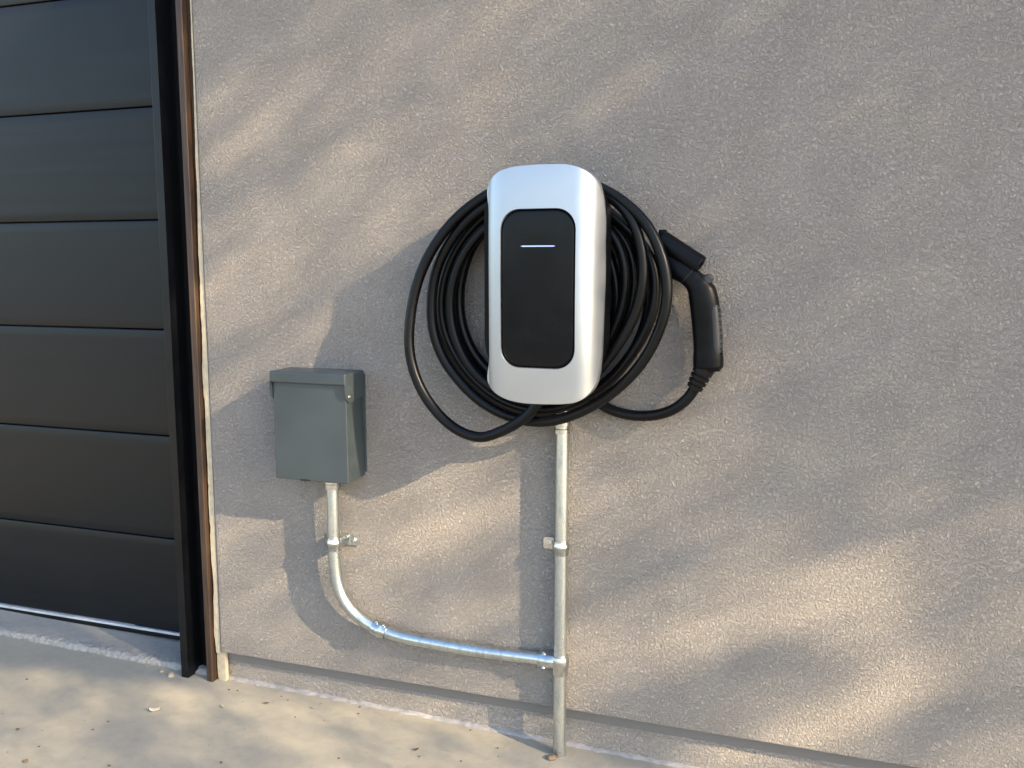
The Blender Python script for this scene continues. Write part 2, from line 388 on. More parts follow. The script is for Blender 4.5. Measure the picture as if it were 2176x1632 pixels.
plinth()
def ledge_shade():  # smooth dark strip drawn as the shadow band below the ledge
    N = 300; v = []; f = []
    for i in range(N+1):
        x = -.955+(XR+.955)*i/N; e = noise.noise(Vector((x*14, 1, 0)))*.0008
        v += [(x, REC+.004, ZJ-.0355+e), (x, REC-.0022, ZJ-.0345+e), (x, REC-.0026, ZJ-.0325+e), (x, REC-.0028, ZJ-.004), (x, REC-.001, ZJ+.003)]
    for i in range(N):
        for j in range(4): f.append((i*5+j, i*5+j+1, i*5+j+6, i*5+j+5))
    return mobj('ledge_shade_strip', v, f, M['ledge_shade'], wall, smooth=False)
ledge_shade()
def basestrip():
    v = []; f = []; N = 700; x0 = -.95
    for i in range(N+1):
        x = x0+(XR-x0)*i/N; g = gz(x)
        a = noise.noise(Vector((x*22, 0, 0))); c = noise.noise(Vector((x*70, 4, 0))); e = noise.noise(Vector((x*35, 9, 0)))
        v += [(x, REC+.001, g+.006+.0035*a+.002*c), (x, REC-.005+.001*c, g+.0045+.002*a), (x, REC-.009-.006*e-.003*c, g+.0015), (x, REC-.011-.007*e-.0035*c, g-.001)]
    for i in range(N):
        for j in range(3): f.append((i*4+j, i*4+j+1, i*4+j+5, i*4+j+4))
    return mobj('base_strip', v, f, M['basestrip'], wall, smooth=True)
basestrip()
# cream edge of the foam and casing bead along the left return
def ragged(name, xa, xb, y, z0, z1, mat, parent, amp, seed, n=260, thick=.012):
    v = []; f = []
    for i in range(n+1):
        z = z0+(z1-z0)*i/n
        a = amp*(noise.noise(Vector((seed, 0, z*9)))*1.2+noise.noise(Vector((seed, 3, z*45)))*.45+noise.noise(Vector((seed, 5, z*140)))*.2)
        wv = max(0, min(1, (1.55-z)/.6)) if seed == 2.0 else 1
        xl = min(xb-(xb-xa)*(.35+.65*wv)+a*(.5+.5*wv), xb-.001)
        v += [(xl, y+thick, z), (xl, y+.0015, z), (xl+.001, y, z), (xb, y, z), (xb, y+thick, z)]
    for i in range(n):
        for j in range(4): f.append((i*5+j, i*5+j+1, i*5+j+6, i*5+j+5))
    return mobj(name, v, f, mat, parent, smooth=False)

# ------------------------------------------------------------------ wood trim beside the opening
WX0 = W(428, 1200, .008).x; WX1 = W(443, 1200, .008).x-.004
trim = thing('wood_trim', ((WX0+WX1)/2, 0, 0), 'weathered brown wood board standing between black door post and stucco', 'trim board')
mb = MB().box(WX0, WX1, -.008, .14, gz(-.96)-.004, ZT, .0015, 1)
mb.build('board', M['wood'], trim)
mb = MB().box(WX1+.0005, XE-.0045, .012, .14, gz(-.96)-.004, ZT, .001, 1)
mb.build('backing_strip', M['wood'], trim)
ragged('sealant_bead', XE-.0185, XE-.0025, .0035, ZJ-.005, ZT, M['foam'], trim, .004, 2.0)
ragged('foam_edge', XE-.0175, XE+.006, .010, gz(-.95)-.004, ZJ+.006, M['foam'], trim, .003, 8.0, n=60)

# ------------------------------------------------------------------ door frame and sectional door
DY = .139
jamb = thing('door_frame', (-1.05, 0, 0), 'black metal door post standing on the driveway at the opening edge', 'door frame'); tag(jamb, kind='thing')
PX0 = W(386.5, 1170, .013).x-.022; PX1 = W(386.5, 1170, .013).x
MB().box(PX0, PX1, -.013, .045, gz(-1.05), ZT, .0012, 2).build('post', M['jamb'], jamb)
MB().box(PX0+.004, WX0+.012, .0455, .075, gz(-1.0)+.006, ZT, .001, 1).build('filler_plate', M['jamb'], jamb)
DX = W(372.6, 1170, -DY).x
MB().box(PX0-.30, PX0+.006, DY+.012, DY+.05, gz(-1.1)+.02, ZT, .001, 1).build('stop_strip', M['jamb'], jamb)
MB().box(PX0+.002, PX0+.012, .0455, DY+.012, gz(-1.1)+.02, ZT).build('return_plate', M['jamb'], jamb)

door = thing('garage_door', (-2.6, DY, 0), 'dark charcoal sectional garage door with smooth wide panels', 'garage door'); tag(door, kind='thing')
zb = [W(381, 1362, -DY).z]
zl = [W(368, 1146, -DY).z, W(357, 933, -DY).z, W(345, 708, -DY).z, W(332, 470, -DY).z, W(320, 226, -DY).z]
print('door', DX, zb, zl, 'post', PX0, PX1, 'wood', WX0, WX1)
pitch = (zl[4]-zl[0])/4
zl2 = [zb[0]+.026] + [zl[0]+pitch*i for i in range(5)] + [zl[0]+pitch*5, zl[0]+pitch*6]
def dpanel(z0, z1):
    # shallow rolled top and bottom edges, open groove between neighbours
    v = []; f = []
    prof = [(z0+.0010, .012), (z0+.0012, .004), (z0+.0022, .0008), (z0+.0045, 0)]
    for k in range(1, 12):
        prof.append((z0+.0045+(z1-z0-.009)*k/12, -.0008*math.sin(math.pi*k/12)))
    prof += [(z1-.0045, 0), (z1-.0022, .0008), (z1-.0012, .004), (z1-.0010, .012)]
    xs = [DX-4.8+4.8*i/24 for i in range(25)]; n = len(prof)
    for x in xs:
        for (z, y) in prof: v.append((x, DY+y, z))
    for i in range(24):
        for j in range(n-1): f.append((i*n+j, (i+1)*n+j, (i+1)*n+j+1, i*n+j+1))
    return mobj('door_panel', v, f, M['door'], door, smooth=True)
for i in range(7): dpanel(zl2[i], zl2[i+1])
MB().box(DX-4.8, DX, DY+.012, DY+.04, zb[0]+.03, zl2[7]).build('core', M['hole'], door)
MB().box(DX-4.8, DX+.004, DY-.004, DY+.006, zb[0]+.0165, zb[0]+.0235, .0012, 2).build('bottom_rail', M['alu'], door, auto=40)
MB().box(DX-4.8, DX+.004, DY-.002, DY+.02, zb[0]+.002, zb[0]+.0155, .003, 2).build('bottom_seal', M['rubber'], door, auto=40)

# the building goes on above and beyond the door (outside the picture)
MB().box(DX-4.9, XE-.02, .0, .2, zl2[7]-.01, ZT).build('header', M['stucco'], wall)
pier = tag(thing('stucco_pier', (DX-6.3, .1, 0), 'taupe stucco pier at the far left end of the garage door', 'wall'), kind='thing')
MB().box(DX-7.8, DX-4.9, 0, .3, -.06, ZT).build('pier_face', M['stucco'], pier)
# ------------------------------------------------------------------ disconnect enclosure
BX0, BX1, BZ0, BZ1, BD = -.693, -.497, .610, .846, .088
enc = thing('disconnect_box', ((BX0+BX1)/2, 0, BZ0), 'grey green steel electrical disconnect box with a hinged lid', 'electrical box')
mb = MB()
# body: slightly tapering towards the wall at its top
yb = -.003
v = [(BX0, -BD, BZ0), (BX1, -BD, BZ0), (BX1, -BD, BZ1), (BX0, -BD, BZ1),
     (BX0, yb, BZ0+.004), (BX1-.001, yb, BZ0+.004), (BX1-.008, yb, BZ1), (BX0+.002, yb, BZ1)]
bm = bmesh.new(); vv = [bm.verts.new(p) for p in v]
for q in ((0, 1, 2, 3), (5, 4, 7, 6), (1, 5, 6, 2), (4, 0, 3, 7), (3, 2, 6, 7), (4, 5, 1, 0)): bm.faces.new([vv[i] for i in q])
bmesh.ops.bevel(bm, geom=bm.edges[:]+bm.verts[:], offset=.0022, segments=3, affect='EDGES', profile=.5)
bm.verts.index_update(); mb.add([q.co.copy() for q in bm.verts], [[q.index for q in f.verts] for f in bm.faces]); bm.free()
mb.build('body', M['enclosure'], enc, auto=50)
MB().box(BX0+.02, BX1+.003, -.0035, .001, BZ0+.012, BZ1+.014, .001, 1).build('back_plate', M['enclosure'], enc, auto=50)
LZ0 = .8425; LZ1 = .8700
mb = MB().box(BX0-.0035, BX1+.0035, -.097, -.006, LZ0, LZ1, .004, 3)
lid = mb.build('lid', M['enclosure'], enc, auto=50)
# side ears of the lid that carry the pivot screws
for s, X in ((1, BX1+.0022), (-1, BX0-.0022)):
    pr = [(-.0985, LZ0+.004), (-.0985, LZ0-.010), (-.094, LZ0-.030), (-.082, LZ0-.041), (-.070, LZ0-.0415), (-.008, LZ0-.034), (-.007, LZ0+.002), (-.030, LZ0+.0045)]
    v = [(X-.001, y, z) for y, z in pr]+[(X+.001, y, z) for y, z in pr]; n = len(pr)
    f = [tuple(range(n)), tuple(range(n, 2*n))]+[(i, (i+1) % n, n+(i+1) % n, n+i) for i in range(n)]
    mobj('lid_ear', v, f, M['enclosure'], lid)
    MB().lathe((X+s*.0008, -.079, LZ0-.027), (s, 0, 0), [(0, .0042), (.0012, .0042), (.0022, .003), (.0023, .0012), (.0014, .001)]).build('pivot_screw', M['screw'], lid, auto=40)
MB().box(BX0+.068, BX0+.094, -BD-.0009, -BD+.006, BZ0-.0006, BZ0+.0036).build('latch_slot', M['hole'], enc)

# ------------------------------------------------------------------ conduits
PD = .0205; PR = .0148; PB = .042
def cp(px, py, d=None): return W(px, py, PD if d is None else d)
riser = thing('conduit_riser', (0, -PD, 0), 'straight upright galvanised conduit rising from the driveway to the charger', 'conduit')
MB().tube([(-.001, -PD, gz(0)-.02)]+[(-.001*(1-t)-.0005*math.sin(t*6), -PD, .86*t) for t in [i/24 for i in range(1, 25)]], PR, 32).build('pipe', M['conduit'], riser, auto=50)
zc = W(1190, 911, PD).z
MB().lathe((-.001, -PD, zc-.010), (0, 0, 1), [(0, .0158), (.0006, .0178), (.010, .0178), (.0115, .0166), (.018, .0166), (.019, .0195), (.026, .0195), (.027, .017)]).build('compression_nut', M['fitting'], riser, auto=35)

elb = thing('conduit_elbow', (-.572, -PD, .4), 'curved galvanised conduit bending from the grey box to the tee', 'conduit')
x0 = W(708, 1090, PB).x
pts = [(x0, -PB, BZ0-.004), (x0, -PB, W(708, 1100, PB).z)]
for q in ((709, 1150, .041), (711, 1195, .040), (716, 1235, .039), (727, 1268, .037), (744.5, 1294, .035), (768, 1315, .033), (795, 1332, .031), (828, 1345, .029), (864, 1355.5, .027), (920, 1366, .025), (1000, 1380.5, .023), (1080, 1391, .021), (1150, 1400)):
    pts.append(cp(*q))
pts.append(Vector((-.012, -PD, pts[-1].z)))
ep = relax(spline(pts, 8), 14)
MB().tube(ep, PR, 32).build('pipe', M['conduit'], elb, auto=50)
zc = BZ0
MB().lathe((x0, -PB, zc-.026), (0, 0, 1), [(0, .0155), (.0008, .0195), (.012, .0197), (.0130, .0185), (.0138, .0205), (.0190, .0207), (.0200, .0165), (.028, .0165)]).build('box_connector', M['fitting'], elb, auto=35)
def screwhead(mbx, p, ax, r=.004, h=.003, hexa=False):
    mbx.lathe(p, ax, [(0, r), (h*.7, r), (h, r*.8), (h, r*.4), (h*.6, r*.35)], 6 if hexa else 16); return mbx
# coupling on the slanting part
def nearest(px, py):
    t = cp(px, py, .030); i = min(range(len(ep)), key=lambda k: (ep[k]-t).length); return i
i = nearest(808, 1338); c = ep[i]; ax = (ep[i+1]-ep[i-1]).normalized()
coup = thing('conduit_coupling', c, 'shiny steel set screw coupling joining the bend to the low conduit run', 'coupling')
MB().lathe(c-ax*.019, ax, [(0, .0155), (.0008, .0188), (.011, .0190), (.0145, .0204), (.019, .0209), (.0235, .0204), (.027, .0190), (.0372, .0188), (.038, .0155)]).build('sleeve', M['fitting'], coup, auto=35)
upn = Vector((0, 0, 1)); upn = (upn-ax*upn.dot(ax)).normalized(); nrm = (upn*.88+Vector((0, -1, 0))*.48).normalized()
for s in (-.0085, .009):
    screwhead(MB(), c+ax*s*1.15+nrm*.0175, nrm, .0046, .0046).build('set_screw', M['screw'], coup, auto=35)

# tee
zt = pts[-1].z
tee = thing('conduit_tee', (0, -PD, zt), 'steel tee fitting where the low conduit run meets the upright conduit', 'tee fitting')
mb = MB().lathe((-.001, -PD, zt-.030), (0, 0, 1), [(0, .0155), (.0008, .0184), (.014, .0186), (.0185, .0195), (.024, .0210), (.030, .0214), (.036, .0208), (.0405, .0196), (.0440, .0186), (.0460, .0184), (.0465, .0155)], 36)
mb.build('barrel', M['fitting'], tee, auto=35)
MB().lathe((-.050, -PD, zt), (1, 0, 0), [(0, .0155), (.0008, .0202), (.012, .0202), (.014, .0210), (.026, .0208), (.040, .0175), (.046, .016)], 36).build('branch_socket', M['fitting'], tee, auto=35)
for q in ((-.037, Vector((0, -.5, .85)).normalized()), (-.036, Vector((0, -.75, -.62)).normalized())):
    screwhead(MB(), Vector((q[0], -PD, zt))+q[1]*.0195, q[1], .0046, .0044).build('set_screw', M['screw'], tee, auto=35)

# straps
def strap(x, z, tabs, label, PD=PD):
    t = thing('conduit_strap', (x, 0, z), label, 'pipe strap', 'pipe straps holding the conduit')
    MB().lathe((x, -PD, z-.020), (0, 0, 1), [(0, .0152), (.0005, .0166), (.009, .0167), (.012, .0180), (.018, .0195), (.023, .0192), (.027, .0172), (.034, .0166), (.0345, .0152)], 32).build('band', M['fitting'], t, auto=40)
    for sgn, length in tabs:
        # bent plate: from the band side back to the wall, then flat
        pr = [(.0145, PD), (.0175, PD-.004), (.0195, .012), (.0215, .0065), (.025, .0045), (.030, .0042), (length, .0042)]
        hw = .0135; v = []; f = []
        cols = []
        for j, (dx, d) in enumerate(pr):
            cut = .0035 if j == len(pr)-1 else 0
            cols.append((dx, d, hw-cut))
        cols.insert(-1, (length-.0035, .0042, hw))
        for (dx, d, h) in cols:
            for zz in (-h, -h*.4, h*.4, h):
                rib = .0012 if abs(zz) < h*.7 and dx < .024 else 0
                v.append((x+sgn*dx, -d-rib, z+zz-.001))
            for zz in (-h, -h*.4, h*.4, h):
                v.append((x+sgn*(dx-.0005), -d+.0018, z+zz-.001))
        m = len(cols)
        for a in range(m-1):
            for b_ in range(3):
                f.append((a*8+b_, a*8+b_+1, a*8+9+b_, a*8+8+b_)); f.append((a*8+4+b_, a*8+5+b_, a*8+13+b_, a*8+12+b_))
            f.append((a*8, a*8+4, a*8+12, a*8+8)); f.append((a*8+3, a*8+7, a*8+15, a*8+11))
        f += [(0, 1, 2, 3, 7, 6, 5, 4), tuple((m-1)*8+q for q in (0, 1, 2, 3, 7, 6, 5, 4))]
        mobj('mounting_tab', v, f, M['fitting'], t, smooth=False)
        sx = x+sgn*(length-.0125)
        bt = MB().lathe((sx, -.0041, z-.001), (0, -1, 0), [(0, .0064), (.0012, .0064), (.0014, .005)], 24)
        bt.lathe((sx, -.0053, z-.001), (0, -1, 0), [(0, .0047), (.0030, .0047), (.0038, .0038), (.0038, .002), (.003, .0018)], 6)
        bt.build('hex_screw', M['screw'], t, auto=30)
    return t
sz1 = W(1186, 1160, PD).z
strap(-.001, sz1, [(-1, .046)], 'one hole strap with its tab to the left of the upright conduit')
sz2 = W(710, 1153, PB).z
strap(x0, sz2, [(1, .049), (-1, .041)], 'two hole strap with tabs both sides of the conduit under the grey box', .041)

# ------------------------------------------------------------------ charger
chg = thing('wall_charger', (-.015, 0, .83), 'wall mounted car charger with silver face and black centre panel', 'car charger')
CX, HW = -.0025, .1175
ZC, HH = 1.0755, .2365
def cdep(x, z):
    u = (x-CX)/HW; a = abs(u); e = max(0, (a-.48)/.52)
    d = .178-.008*a**2-(.050 if u > 0 else .012)*min(e, 1.05)**3.6
    w = (z-ZC)/HH
    return d-.009*abs(w)**2.5
def to_xz(px, py):
    d = .17; p = W(px, py, d)
    for _ in range(12):
        p = W(px, py, d); d = .5*d+.5*cdep(max(CX-HW*1.02, min(CX+HW*1.02, p.x)), p.z)
    return p.x, p.z
OUT = [(1286, 600), (1286.5, 520), (1286, 450), (1279.5, 411), (1265, 378.5), (1235, 356.5), (1213, 349.5), (1169, 347.6), (1125, 349.6), (1088, 354), (1062, 362.5), (1046, 376), (1038.5, 390),
       (1038, 450), (1038, 520), (1038.3, 600), (1038.8, 680), (1039.3, 760), (1039.6, 820), (1050, 833.5), (1067, 845), (1103, 856), (1135, 859), (1164, 859.8), (1196, 859.3), (1224.6, 855), (1246, 843), (1262, 824), (1272, 797), (1277, 765), (1281.5, 690)]
out_xz = [Vector((*to_xz(*q), 0)) for q in OUT]
print('cover x', min(p.x for p in out_xz), max(p.x for p in out_xz), 'z', min(p.y for p in out_xz), max(p.y for p in out_xz))
out_s = spline([out_xz[-1]]+out_xz+[out_xz[0], out_xz[1]], 8)[8:-8-1+0]
out_s = out_s[:len(out_xz)*8]
hx0, hz1 = to_xz(1063.5, 470)[0], to_xz(1143, 443)[1]
hx1 = to_xz(1222, 560)[0]; hz0 = to_xz(1143, 783.5)[1]
hole = rrect(hx0, hx1, hz0, hz1, .040, 14, 2.15)
hole = [(x, z-(.003*abs((x-(hx0+hx1)/2)/((hx1-hx0)/2))**2)*(1 if z > ZC else -1)) for x, z in hole]
def resample_angle(poly, cx, cz, N):
    # ray casting from a centre
    out = []; P = poly; n = len(P)
    for k in range(N):
        t = 2*math.pi*k/N
        # denser sampling where the tall shape has its corners
        t += .25*math.sin(2*t)
        d = (math.cos(t), math.sin(t)); best = None
        for i in range(n):
            ax_, az = P[i][0]-cx, P[i][1]-cz; bx, bz = P[(i+1) % n][0]-cx, P[(i+1) % n][1]-cz
            ex, ez = bx-ax_, bz-az; det = -d[0]*ez+d[1]*ex
            if abs(det) < 1e-12: continue
            s_ = (-ax_*ez+az*ex)/det; u = (d[0]*az-d[1]*ax_)/det
            if s_ > 0 and -1e-6 <= u <= 1+1e-6 and (best is None or s_ > best): best = s_
        out.append((cx+d[0]*best, cz+d[1]*best))
    return out
NA = 480
cx_, cz_ = (hx0+hx1)/2, (hz0+hz1)/2
OU = resample_angle([(p.x, p.y) for p in out_s], cx_, cz_, NA); HO = resample_angle(hole, cx_, cz_, NA)
rings = []
ts = [1-(1-i/60)**1.4 for i in range(61)]
v = []; f = []
# lip going into the recess, face, rim going back
rings.append([(x, -cdep(x, z)+.0075, z) for x, z in HO])
rings.append([(x, -cdep(x, z)+.0012, z) for x, z in HO])
for t in ts:
    rings.append([(hx+(ox-hx)*(.012+.976*t), 0, hz+(oz-hz)*(.012+.976*t)) for (hx, hz), (ox, oz) in zip(HO, OU)])
    rings[-1] = [(x, -cdep(x, z), z) for x, _, z in rings[-1]]
rings.append([(ox, -cdep(ox, oz)+.0010, oz) for ox, oz in OU])
rings.append([(ox, -cdep(ox, oz)+.0045, oz) for ox, oz in OU])
rings.append([(CX+(ox-CX)*.992, -.1125, ZC+(oz-ZC)*.994) for ox, oz in OU])
for r in rings: v += r
for a in range(len(rings)-1):
    for k in range(NA): f.append((a*NA+k, a*NA+(k+1) % NA, (a+1)*NA+(k+1) % NA, (a+1)*NA+k))
cov = MB().add(v, f).build('cover', M['silver'], chg, auto=50)
# front panel sits in the recess
def shrink(poly, m):
    cx = sum(p[0] for p in poly)/len(poly); cz = sum(p[1] for p in poly)/len(poly)
    hx = max(abs(p[0]-cx) for p in poly); hz = max(abs(p[1]-cz) for p in poly)
    return [(cx+(x-cx)*(1-m/hx), cz+(z-cz)*(1-m/hz)) for x, z in poly]
rr = []
for m, dd in ((-.0005, .0074), (.0012, .0060), (.0028, .0046), (.0040, .0028), (.0050, .0022), (.010, .0021), (.03, .0020), (.055, .0020)):
    rr.append([(x, -cdep(x, z)+dd, z) for x, z in shrink(HO, m)])
v = []; f = []
for r in rr: v += r
for a in range(len(rr)-1):
    for k in range(NA): f.append((a*NA+k, a*NA+(k+1) % NA, (a+1)*NA+(k+1) % NA, (a+1)*NA+k))
f.append(tuple(range((len(rr)-1)*NA, len(rr)*NA)))
pan = MB().add(v, f).build('front_panel', M['glossy'], chg, auto=40)
la = to_xz(1106, 523.8); lb = to_xz(1179, 522.2); lz = (la[1]+lb[1])/2
lx0, lx1 = la[0], lb[0]; yl = -cdep((lx0+lx1)/2, lz)+.0020
mb = MB()
nL = 16; hh = .0014; v = []; f = []
for i in range(nL+1):
    x = lx0+(lx1-lx0)*i/nL; k = hh*math.sqrt(max(0, 1-(max(0, abs(2*i/nL-1)-.9)/.1)**2)*.92+.05)
    y = -cdep(x, lz)+.0012
    v += [(x, y+.002, lz-k), (x, y, lz-k*.9), (x, y, lz+k*.9), (x, y+.002, lz+k)]
for i in range(nL):
    for j in range(3): f.append((i*4+j, i*4+j+1, i*4+j+5, i*4+j+4))
mobj('status_light', v, f, M['led'], pan)
# black body behind the cover, narrow hub that carries the coil
bx0 = W(1030.5, 600, .110).x; bx1 = W(1292, 600, .085).x; print('body', bx0, bx1)
MB().prism(rrect(bx0, bx1, .862, 1.3135, .098, 12, 2.0), -.113, -.060, .006, 3).build('body', M['plastic'], chg, auto=50)
MB().prism(rrect(-.078, .078, .90, 1.19, .03, 6), -.076, -.0, .0).build('hub', M['plastic'], chg, auto=50)
MB().box(-.028, .028, -.080, -.006, .835, .91, .004).build('conduit_entry', M['plastic'], chg, auto=50)
MB().box(W(1240, 845, .04).x-.012, W(1258, 845, .04).x, -.052, -.030, W(1245, 850, .04).z, W(1245, 838, .04).z+.03, .002).build('cable_hook', M['plastic'], chg, auto=50)

# ------------------------------------------------------------------ cable and connector
CR = .0114
cab = thing('charging_cable', (.0, -.04, .8), 'thick black charging cable coiled behind the charger, plug on its end', 'charging cable')
A, B_ = .064, .036
path = [(1152, 835, .115), (1142, 856, .115), (1127, 877, .116), (1100, 898, .116), (1064, 917, .115), (1022, 930, .113), (973, 915, .111), (921, 868, .108), (885, 806, .106), (870, 745, .104), (871, 684, .100), (886, 603, .093), (921, 525, .084), (973, 460, .074), (1030, 417, .064), (1085, 390, .062), (1160, 375, .062), (1225, 381, .062),
 (1274, 399, A), (1332, 434, A+.004), (1378, 483, A+.008), (1406, 545, A+.012), (1417, 598, A+.014), (1415, 651, A+.014), (1396, 714, A+.012), (1360, 777, A+.009), (1312, 826, A+.006), (1264, 860, A+.004), (1215, 883, A+.002), (1180, 893, A), (1143, 896.5, A), (1083, 886, A), (1022, 854, A), (973, 806, A), (941, 760, A), (921, 705, A), (917, 644, A), (927, 575, A), (961, 507, A), (1008, 455, A), (1065, 422, .060), (1135, 402, .055), (1205, 405, .044),
 (1262, 430, B_), (1318, 472, B_), (1362, 516, B_+.003), (1386, 562, B_+.006), (1393, 610, B_+.008), (1386, 665, B_+.008), (1362, 722, B_+.006), (1314, 788, B_+.003), (1262, 834, B_), (1200, 864, B_), (1143, 872, B_), (1085, 860, B_), (1036, 832, B_), (992, 790, B_), (957, 733, B_), (940, 680, B_), (938, 630, B_), (950, 572, B_), (983, 508, B_), (1034, 455, B_), (1100, 420, .044), (1170, 398, .056), (1232, 394, A),
 (1290, 413, A), (1342, 465, A+.004), (1364, 535, A+.006), (1366, 600, A+.008), (1348, 670, A+.006), (1318, 726, A+.004), (1277, 780, A), (1228, 826, A), (1172, 850, A), (1112, 850, .062), (1052, 828, .061), (1003, 785, .060), (971, 728, .060), (957, 664, .060), (962, 600, .060), (985, 541, .058), (1025, 490, .054), (1090, 452, .050), (1170, 446, .044), (1240, 457, .038),
 (1291, 487, B_), (1318, 528, B_), (1329, 577, B_), (1326, 636, B_), (1308, 692, B_), (1278, 748, B_), (1235, 796, B_), (1180, 822, B_), (1112, 822, B_), (1055, 800, B_), (1012, 758, B_), (986, 705, B_), (976, 644, B_), (984, 575, B_), (1012, 508, B_), (1060, 462, .030), (1120, 440, .022), (1185, 430, .016),
 (1255, 445, .014), (1310, 487, .014), (1340, 535, .014), (1349, 600, .014), (1340, 660, .014), (1314, 725, .014), (1270, 790, .014), (1215, 835, .014), (1150, 857, .014), (1085, 845, .014), (1030, 810, .014), (985, 755, .014), (955, 700, .014), (948, 640, .014), (958, 575, .014), (990, 510, .014), (1040, 455, .014), (1110, 424, .014), (1185, 414, .014),
 (1262, 430, .0125), (1332, 486, .0125), (1372, 550, .0125), (1381, 610, .0125), (1374, 680, .0125), (1344, 750, .0125), (1290, 815, .0125), (1230, 855, .0125), (1160, 878, .0125), (1090, 868, .0125), (1030, 836, .0125), (975, 780, .0125), (940, 715, .0125), (931, 645, .0125), (942, 575, .0125), (978, 505, .0125), (1035, 448, .0125), (1105, 424, .0125), (1180, 430, .0125),
 (1250, 470, .013), (1300, 560, .013), (1312, 640, .013), (1296, 712, .013), (1270, 770, .013), (1256, 815, .013), (1262, 846, .013), (1292, 868, .014), (1345, 883, .020), (1400, 881, .030), (1443, 863, .040), (1468, 838, .043), (1482, 815, .046)]
cpts = relax(spline([W(*q) for q in path], 9), 10)
MB().tube(cpts, CR, 20).build('cable', M['cable'], cab, smooth=True)
# strain relief and handle
HD = .047
def H(px, py, d=HD): return W(px, py, d)
a = H(1475, 826); b = H(1500, 776); axn = (b-a).normalized()
mb = MB(); L_ = (b-a).length
pr = [(0, .0115), (.0012, .0165), (.0075, .0172), (.0085, .0135), (.0115, .0138), (.0125, .0182), (.0185, .0190), (.0195, .0150), (.0225, .0152), (.0235, .0196), (.0295, .0204), (.0305, .0165), (.034, .017), (.035, .021), (L_, .0225)]
mb.lathe(a, axn, pr, 32).build('strain_relief', M['rubber'], cab, auto=35)
hpts = [(1398, 543, .028), (1420, 558, .034), (1442, 572, .041), (1463, 586, .046), (1475, 597, .047), (1485, 609, .047), (1492, 623, .047), (1496, 640, .047), (1499, 665), (1502, 700), (1504, 735), (1505, 762), (1505, 778), (1505, 788)]
hw_ = [.024, .024, .0230, .0210, .0218, .0250, .0285, .0292, .0292, .0288, .0286, .0305, .0305, .0245]
hd_ = [.022, .022, .0220, .0210, .0220, .0235, .0240, .0245, .0240, .0235, .0235, .0250, .0250, .0190]
hs = spline([H(*q) for q in hpts], 6)
def interp(arr, k=6):
    o = [arr[0]]; o = []
    for i in range(len(arr)-1):
        for j in range(k): t = j/k; t = t*t*(3-2*t); o.append(arr[i]*(1-t)+arr[i+1]*t)
    return o+[arr[-1]]
mb = MB().esweep(hs, interp(hw_), interp(hd_), 36, 2.35)
han = mb.build('plug_handle', M['plastic'], cab, smooth=True)
for p in han.data.polygons: p.use_smooth = True
s0, s1 = H(1463.0, 585.5, .046), H(1464.5, 586.8, .046)
MB().esweep([s0, s1], [.0219, .0219], [.0216, .0216], 36, 2.35).build('seam_ring', M['hole'], han, auto=40)
# release button on the outer bend
bt = H(1501, 598, HD+.004)
bm_ = MB().box(-.0085, .0085, -.0115, .0115, -.016, .016, .0045, 3)
rot = Matrix.Rotation(R(38), 3, 'Y')
bm_.v = [rot @ q + bt for q in bm_.v]
bm_.build('release_button', M['pad'], han, auto=50)
bm2 = MB().box(-.011, .011, -.013, .013, -.0185, .0185, .004, 2); bt2 = H(1493, 604, HD+.002)
bm2.v = [rot @ q + bt2 for q in bm2.v]; bm2.build('button_well', M['hole'], han, auto=50)
# grip pad on the outer side with small ribs
gp_ = [H(1517, 640), H(1520, 665), H(1522.5, 700), H(1524, 735), H(1524.5, 762)]
gs = spline(gp_, 6); n = len(gs)
gw = [.0105*math.sqrt(max(.08, 1-(abs(2*i/(n-1)-1))**6)) for i in range(n)]
gdp = [.0225*math.sqrt(max(.12, 1-(abs(2*i/(n-1)-1))**6)) for i in range(n)]
pad = MB().esweep(gs, gw, gdp, 20, 2.6).build('grip_pad', M['pad'], han, smooth=True)
mb = MB()
for k in range(11):
    i = 4+k*(n-8)/10; p = gs[int(i)]
    mb.box(p.x+.0050, p.x+.0112, p.y-.0165, p.y+.010, p.z-.0009, p.z+.0009, .0004, 1)
mb.build('grip_ribs', M['plastic'], pad)
# holster / dock fixed on the wall
hol = thing('plug_holster', W(1450, 535, .04), 'black tubular plug holster on the wall right of the coil', 'holster')
a = W(1404, 509, .040); b = W(1488, 566, .046); ax_h = (b-a).normalized(); L_ = (b-a).length
pr = [(0, .012), (.001, .0195), (.004, .0205), (.01, .0205), (L_-.004, .0215), (L_-.001, .0205), (L_, .0185), (L_-.0006, .0125), (L_-.006, .012)]
MB().lathe(a, ax_h, pr, 40).build('sleeve', M['plastic'], hol, auto=35)
mb = MB()
c = b+ax_h*.0; t1 = Vector((0, -1, 0)); t2 = ax_h.cross(t1)
for an in (20, 110, 200, 290):
    q = c+(t1*math.cos(R(an))+t2*math.sin(R(an)))*.0155
    mb.lathe(q-ax_h*.0008, ax_h, [(0, .0022), (.0014, .0022), (.0015, .001)], 12)
mb.build('end_pins', M['hole'], hol)
mid = (a+b)/2
MB().box(mid.x-.018, mid.x+.010, -.034, 0, mid.z-.016, mid.z+.008, .004).build('wall_bracket', M['plastic'], hol, auto=50)
MB().box(a.x-.004, a.x+.012, -.045, -.030, a.z+.004, a.z+.020, .002).build('hinge_lug', M['plastic'], hol, auto=50)

